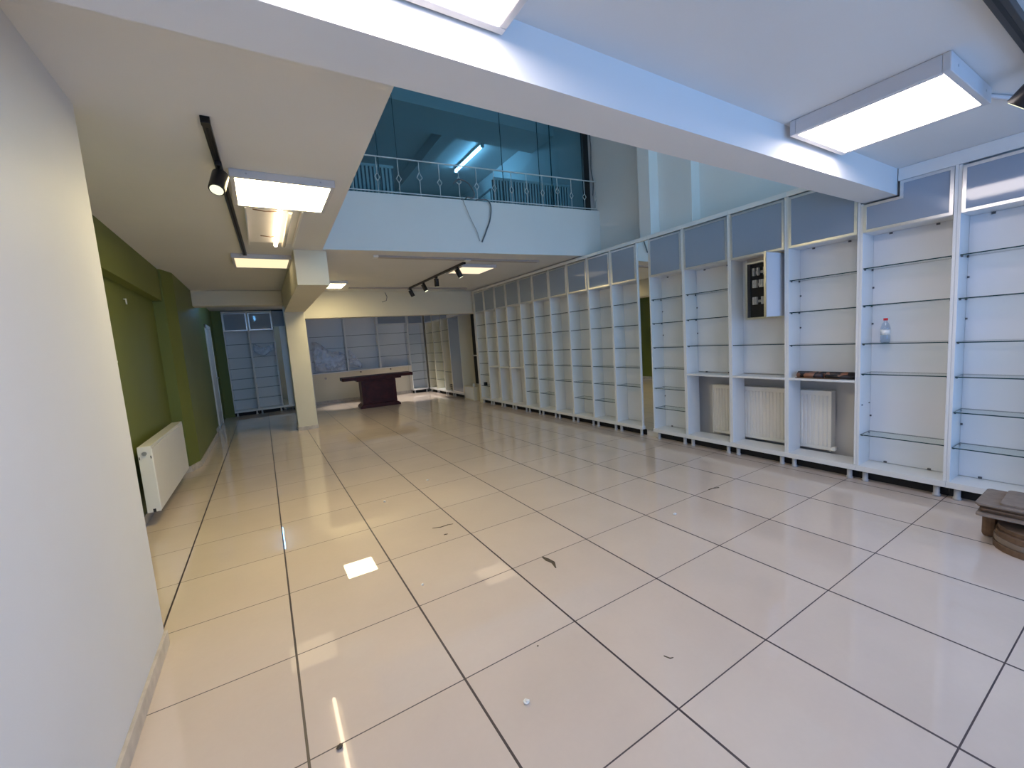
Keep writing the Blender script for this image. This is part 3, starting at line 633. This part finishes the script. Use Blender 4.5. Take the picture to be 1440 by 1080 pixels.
for y, ax, lb in ((6.62, (0.5, 0.1, -1), 'farthest of the four black spotlights'), (5.85, (0.35, -0.25, -1), 'second farthest of the four black spotlights'),
                  (5.20, (0.12, 0.3, -1), 'second nearest of the four black spotlights'), (4.32, (0.45, -0.15, -1), 'nearest of the four black spotlights, in front of the ceiling panel')):
    spot(lb+' on the rear track', (2.69, y, zt), ax, 0.040, 0.13)
spot('black spotlight at the right edge on the near ceiling track', (3.13, -1.105, ZN-0.038), (0.1, 0.75, -0.75), 0.042, 0.12)
# grey channels on the rear ceiling and the surface conduit
t = thing('cable_channel', 'long grey channel on the rear ceiling just behind the gallery face', 'cable channel', (1.42, 3.86, ZL), math.radians(-2))
B(0, 2.40, 0, 0.09, -0.022, -0.001).build('channel', 'trunk', t, 0.002); B(-0.06, 0.0, 0.0, 0.09, -0.026, -0.001).build('end_cap', 'white', t); B(1.18, 1.26, -0.01, 0.10, -0.034, -0.023).build('junction_box', 'white', t)
t = thing('cable_channel', 'shorter grey channel on the rear ceiling behind the spotlights', 'cable channel', (1.55, 6.65, ZL), 0)
B(0, 2.40, 0, 0.08, -0.022, -0.001).build('channel', 'trunk', t, 0.002)
tag(MB().tube([(3.255, -0.88, ZN-0.012), (3.6, -0.99, ZN-0.012), (4.26, -1.12, ZN-0.012)], 0.011, 10).build('surface_conduit', 'lampf'), 'thin grey conduit from the near square lamp to the right', 'conduit')
tag(MB().tube([(2.33, 7.17, 2.55), (2.36, 7.15, 2.46), (2.33, 7.12, 2.38), (2.24, 7.11, 2.35)], 0.006, 6).build('loose_cable', 'cable'), 'short cable dangling from the cream rear beam', 'cable')

# ------------------------------------------------------------------ gallery: railing, glass, radiators, stair rail, cables
ang = math.atan(-0.0985)
def gal(x, off=0.0): return (x, YF(x)+off)
t = thing('guard_railing', 'low cream iron railing with diamond balusters along the gallery edge', 'railing', (0.767, 3.68, 3.25), ang)
L = (4.64-0.767)/math.cos(ang)
lx = lambda x: (x-0.767)/math.cos(ang)
MB().box(lx(0.70), L, 0.032, 0.048, 0.428, 0.441).build('top_rail', 'rail', t, 0.002)
MB().box(lx(0.70), L, 0.032, 0.048, 0.030, 0.042).build('bottom_rail', 'rail', t, 0.002)
for i, x in enumerate([0.92, 1.166, 1.444, 1.696, 1.952, 2.204, 2.461, 2.705, 2.958, 3.215, 3.45, 3.703, 3.95, 4.189, 4.42, 4.628]):
    X_ = lx(x); m = MB(); y = 0.040
    if i % 2 == 1 or i > 13 or i in (2, 8, 10):
        m.tube([(X_, y, 0.001), (X_, y, 0.155)], 0.0048, 8); m.tube([(X_, y, 0.245), (X_, y, 0.425)], 0.0048, 8)
        for s_ in (-1, 1): m.tube([(X_, y, 0.155), (X_+s_*0.030, y, 0.20), (X_, y, 0.245)], 0.0048, 8)
    else:
        m.tube([(X_, y, 0.001), (X_, y, 0.21)], 0.0048, 8)
        for s_ in (-1, 1): m.tube([(X_, y, 0.30), (X_+s_*0.034, y, 0.235), (X_, y, 0.20)], 0.005, 8)
        m.tube([(X_, y, 0.30), (X_, y, 0.425)], 0.0048, 8)
    m.build('baluster', 'rail', t)
# glass partition in panels
gx = [0.66, 1.491, 1.72, 3.135, 3.712, 3.914, 4.463]
OFF = 0.10
win = thing('window_2', 'teal glass partition in tall panels behind the gallery railing', 'window', (0.767, 3.68+OFF, 3.25), ang); win['kind'] = 'structure'
for a, b_ in zip(gx, gx[1:]):
    B(lx(a)+0.003, lx(b_)-0.003, -0.004, 0.004, 0.03, 1.72).build('glass_pane', 'mezz', win)
fr = MB().box(lx(0.66), lx(4.55), -0.02, 0.02, 0.0, 0.03)
fr.build('floor_channel', 'black', win)
for a in gx[1:-1]:
    wd = 0.010 if a in (1.491, 3.914) else 0.004
    B(lx(a)-wd/2, lx(a)+wd/2, -0.007, 0.007, 0.03, 1.72).build('joint', 'edge', win)
B(lx(4.47), lx(4.56), -0.03, 0.03, 0.0, 1.74).build('dark_post', 'black', win)
tag(MB().prism([(4.57, YF(4.57)+0.11), (4.648, YF(4.64)+0.11), (4.648, YF(4.64)+0.16), (4.57, YF(4.57)+0.16)], 3.252, 4.95, 2).build('duct_cover', 'trunk'), 'grey upright duct cover at the right end of the gallery glass', 'duct cover')
def slatted(label, x, L):
    t = thing('slatted_screen', label, 'screen', (x, YF(x)+0.40, 3.252), ang, 'slatted screens behind the gallery glass')
    B(0, L, 0.0, 0.02, 0.0, 0.04).build('bottom_rail', 'rad', t); B(0, L, 0.0, 0.02, 0.46, 0.49).build('top_rail', 'rad', t)
    m = MB(); n = int(L/0.048)
    for k in range(n): m.box(0.012+k*0.048, 0.012+k*0.048+0.027, 0.004, 0.016, 0.04, 0.46)
    m.build('slats', 'rad', t)
    B(0, L, 0.05, 0.055, 0.0, 0.47).build('backing_sheet', 'mezzback', t, label='dull dark backing behind the slats')
slatted('white vertically slatted screen behind the right part of the gallery glass', 3.15, 1.30)
slatted('white vertically slatted screen behind the left part of the gallery glass', 0.78, 0.98)
tag(B(1.68, 1.70, YF(1.7)+0.5, YF(1.7)+0.52, 3.252, 3.26).build('floor_strip', 'trunk'), 'thin floor strip inside the gallery', 'strip')
t = thing('stair_handrail', 'dark sloping stair handrail inside the gallery room', 'handrail', (3.0, 4.5, 3.25))
MB().tube([(-0.15, 0.2, 0.10), (0.55, 0.7, 0.62), (1.1, 1.1, 1.02)], 0.018, 8).build('rail', 'cable', t)
MB().tube([(-0.15, 0.2, 0.0), (-0.15, 0.2, 0.10)], 0.012, 8).tube([(1.1, 1.1, 0.0), (1.1, 1.1, 1.02)], 0.012, 8).build('post', 'cable', t)
def smooth(pts, k=6):
    P = [Vector(p) for p in pts]; out = []
    for i in range(len(P)-1):
        p0 = P[max(i-1, 0)]; p1 = P[i]; p2 = P[i+1]; p3 = P[min(i+2, len(P)-1)]
        for j in range(k):
            u = j/k
            out.append(0.5*((2*p1)+(-p0+p2)*u+(2*p0-5*p1+4*p2-p3)*u*u+(-p0+3*p1-3*p2+p3)*u**3))
    return out+[P[-1]]
def G(x, z, o=-0.03): return (x, YF(x)+o, z)
tag(MB().tube(smooth([G(2.44, 3.50, 0.02), G(2.36, 3.43), G(2.43, 3.49), G(2.56, 3.45), G(2.635, 3.33), G(2.60, 3.27), G(2.53, 3.275, -0.045), G(2.52, 3.262, 0.0)]), 0.008, 8).build('cable_loop', 'cable'), 'dark cable loop curling on the gallery railing', 'cable', 'loose cables hanging from the gallery')
tag(MB().tube(smooth([G(2.66, 3.262, 0.0), G(2.72, 3.265, -0.02), G(2.80, 3.26, -0.035), G(2.85, 3.19, -0.035), G(2.83, 3.02), G(2.76, 2.86), G(2.69, 2.72)]), 0.009, 8).build('hanging_cable', 'cable'), 'thicker grey cable hanging from the gallery edge down the white face', 'cable', 'loose cables hanging from the gallery')
tag(MB().tube(smooth([G(2.47, 3.28, -0.01), G(2.49, 3.18), G(2.56, 3.0), G(2.63, 2.85), G(2.66, 2.73)]), 0.005, 8).build('hanging_cable', 'trunk'), 'thin pale cable hanging left of the thicker one', 'cable', 'loose cables hanging from the gallery')
tag(MB().tube(smooth([(4.60, YF(4.6)+0.09, 4.45), (4.62, YF(4.6)+0.08, 4.2), (4.60, YF(4.6)+0.08, 3.9), (4.635, YF(4.6)+0.08, 3.7), (4.62, YF(4.6)+0.085, 3.5)]), 0.006, 8).build('hanging_cable', 'cable'), 'thin cable running down the duct cover at the right end', 'cable')

# ------------------------------------------------------------------ floor debris and small wall marks
def crumb(label, x, y, s, mat, name='paper_scrap', flat=0.6):
    bm = bmesh.new(); bmesh.ops.create_icosphere(bm, subdivisions=2, radius=s)
    for v in bm.verts: v.co *= 0.7+0.6*random.random(); v.co.z = v.co.z*flat
    mz = min(v.co.z for v in bm.verts)
    for v in bm.verts: v.co.z -= mz
    mb = MB(); mb.bm.free(); mb.bm = bm; o = mb.build(name, mat); o.location = (x, y, 0.0005); o.rotation_euler = (0, 0, random.random()*6); tag(o, label, 'debris')
crumb('crumpled white scrap on the near floor, the biggest bit of litter', 0.75, -0.25, 0.0115, 'white')
crumb('brown crumb on the near left floor by the lamp reflection', 0.10, -0.016, 0.010, 'smear', 'dirt_crumb')
crumb('small white crumb on a tile left of the middle', 0.681, 0.781, 0.009, 'white')
crumb('small white scrap on the floor near the middle of the shop', 2.568, 0.466, 0.012, 'white')
crumb('tiny white crumb on the floor toward the column', 0.841, 2.299, 0.012, 'white')
crumb('tiny white crumb on the floor right of the one toward the column', 1.361, 2.597, 0.012, 'white')
crumb('tiny black crumb on a near middle tile', 0.955, -0.03, 0.004, 'smear', 'dirt_crumb')
def smear(label, pts, wds):
    mb = MB(); a = []; b_ = []
    P = [Vector((p[0], p[1], 0)) for p in pts]
    for i, p in enumerate(P):
        d = (P[min(i+1, len(P)-1)]-P[max(i-1, 0)]).normalized(); n = Vector((-d.y, d.x, 0))
        a.append(p+n*wds[i]); b_.append(p-n*wds[i])
    poly = [(v.x, v.y) for v in a]+[(v.x, v.y) for v in b_[::-1]]
    mb.prism(poly, 0.0003, 0.0022, 2); o = mb.build('dirt_smear', 'smear'); tag(o, label, 'dirt mark')
smear('thick brown smear on a middle floor tile', [(1.425, 0.60), (1.43, 0.55), (1.44, 0.50), (1.415, 0.44)], [0.004, 0.015, 0.012, 0.003])
smear('long thin brown streak on the floor left of the middle', [(1.00, 1.475), (1.06, 1.45), (1.12, 1.452), (1.16, 1.44)], [0.002, 0.005, 0.005, 0.002])
smear('short brown speck beside the long thin streak', [(1.03, 1.31), (1.045, 1.31), (1.06, 1.305)], [0.003, 0.006, 0.002])
smear('small dark double speck on the floor before the radiator units', [(3.19, 0.60), (3.24, 0.60), (3.30, 0.575)], [0.005, 0.004, 0.006])
smear('faint curved dark speck on a near right tile', [(1.365, -0.40), (1.375, -0.425), (1.39, -0.43)], [0.002, 0.003, 0.001])
tag(MB().cyl((XL, 3.83, 2.06), (XL+0.02, 3.83, 2.06), 0.006, n=8).cyl((XL+0.016, 3.83, 2.064), (XL+0.018, 3.83, 2.01), 0.006, n=8).build('wall_hook', 'white'), 'small white hook high on the green wall', 'hook')
tag(MB().cyl((XL, 3.24, 1.463), (XL+0.012, 3.24, 1.463), 0.010, n=10).build('wall_plug', 'white'), 'small white wall plug on the green wall at mid height', 'wall plug')
tag(MB().cyl((2.42, 10.99, 0.79), (2.42, 10.96, 0.79), 0.018, n=12).cyl((3.28, 10.99, 0.79), (3.28, 10.96, 0.79), 0.018, n=12).build('wall_bolt', 'dark'), 'dark bolts in the cream wall above the table', 'bolt')
tag(MB().cyl((1.47, 10.99, 0.70), (1.47, 10.96, 0.70), 0.03, n=12).build('wall_outlet', 'trunk'), 'grey outlet low on the cream rear wall', 'outlet')
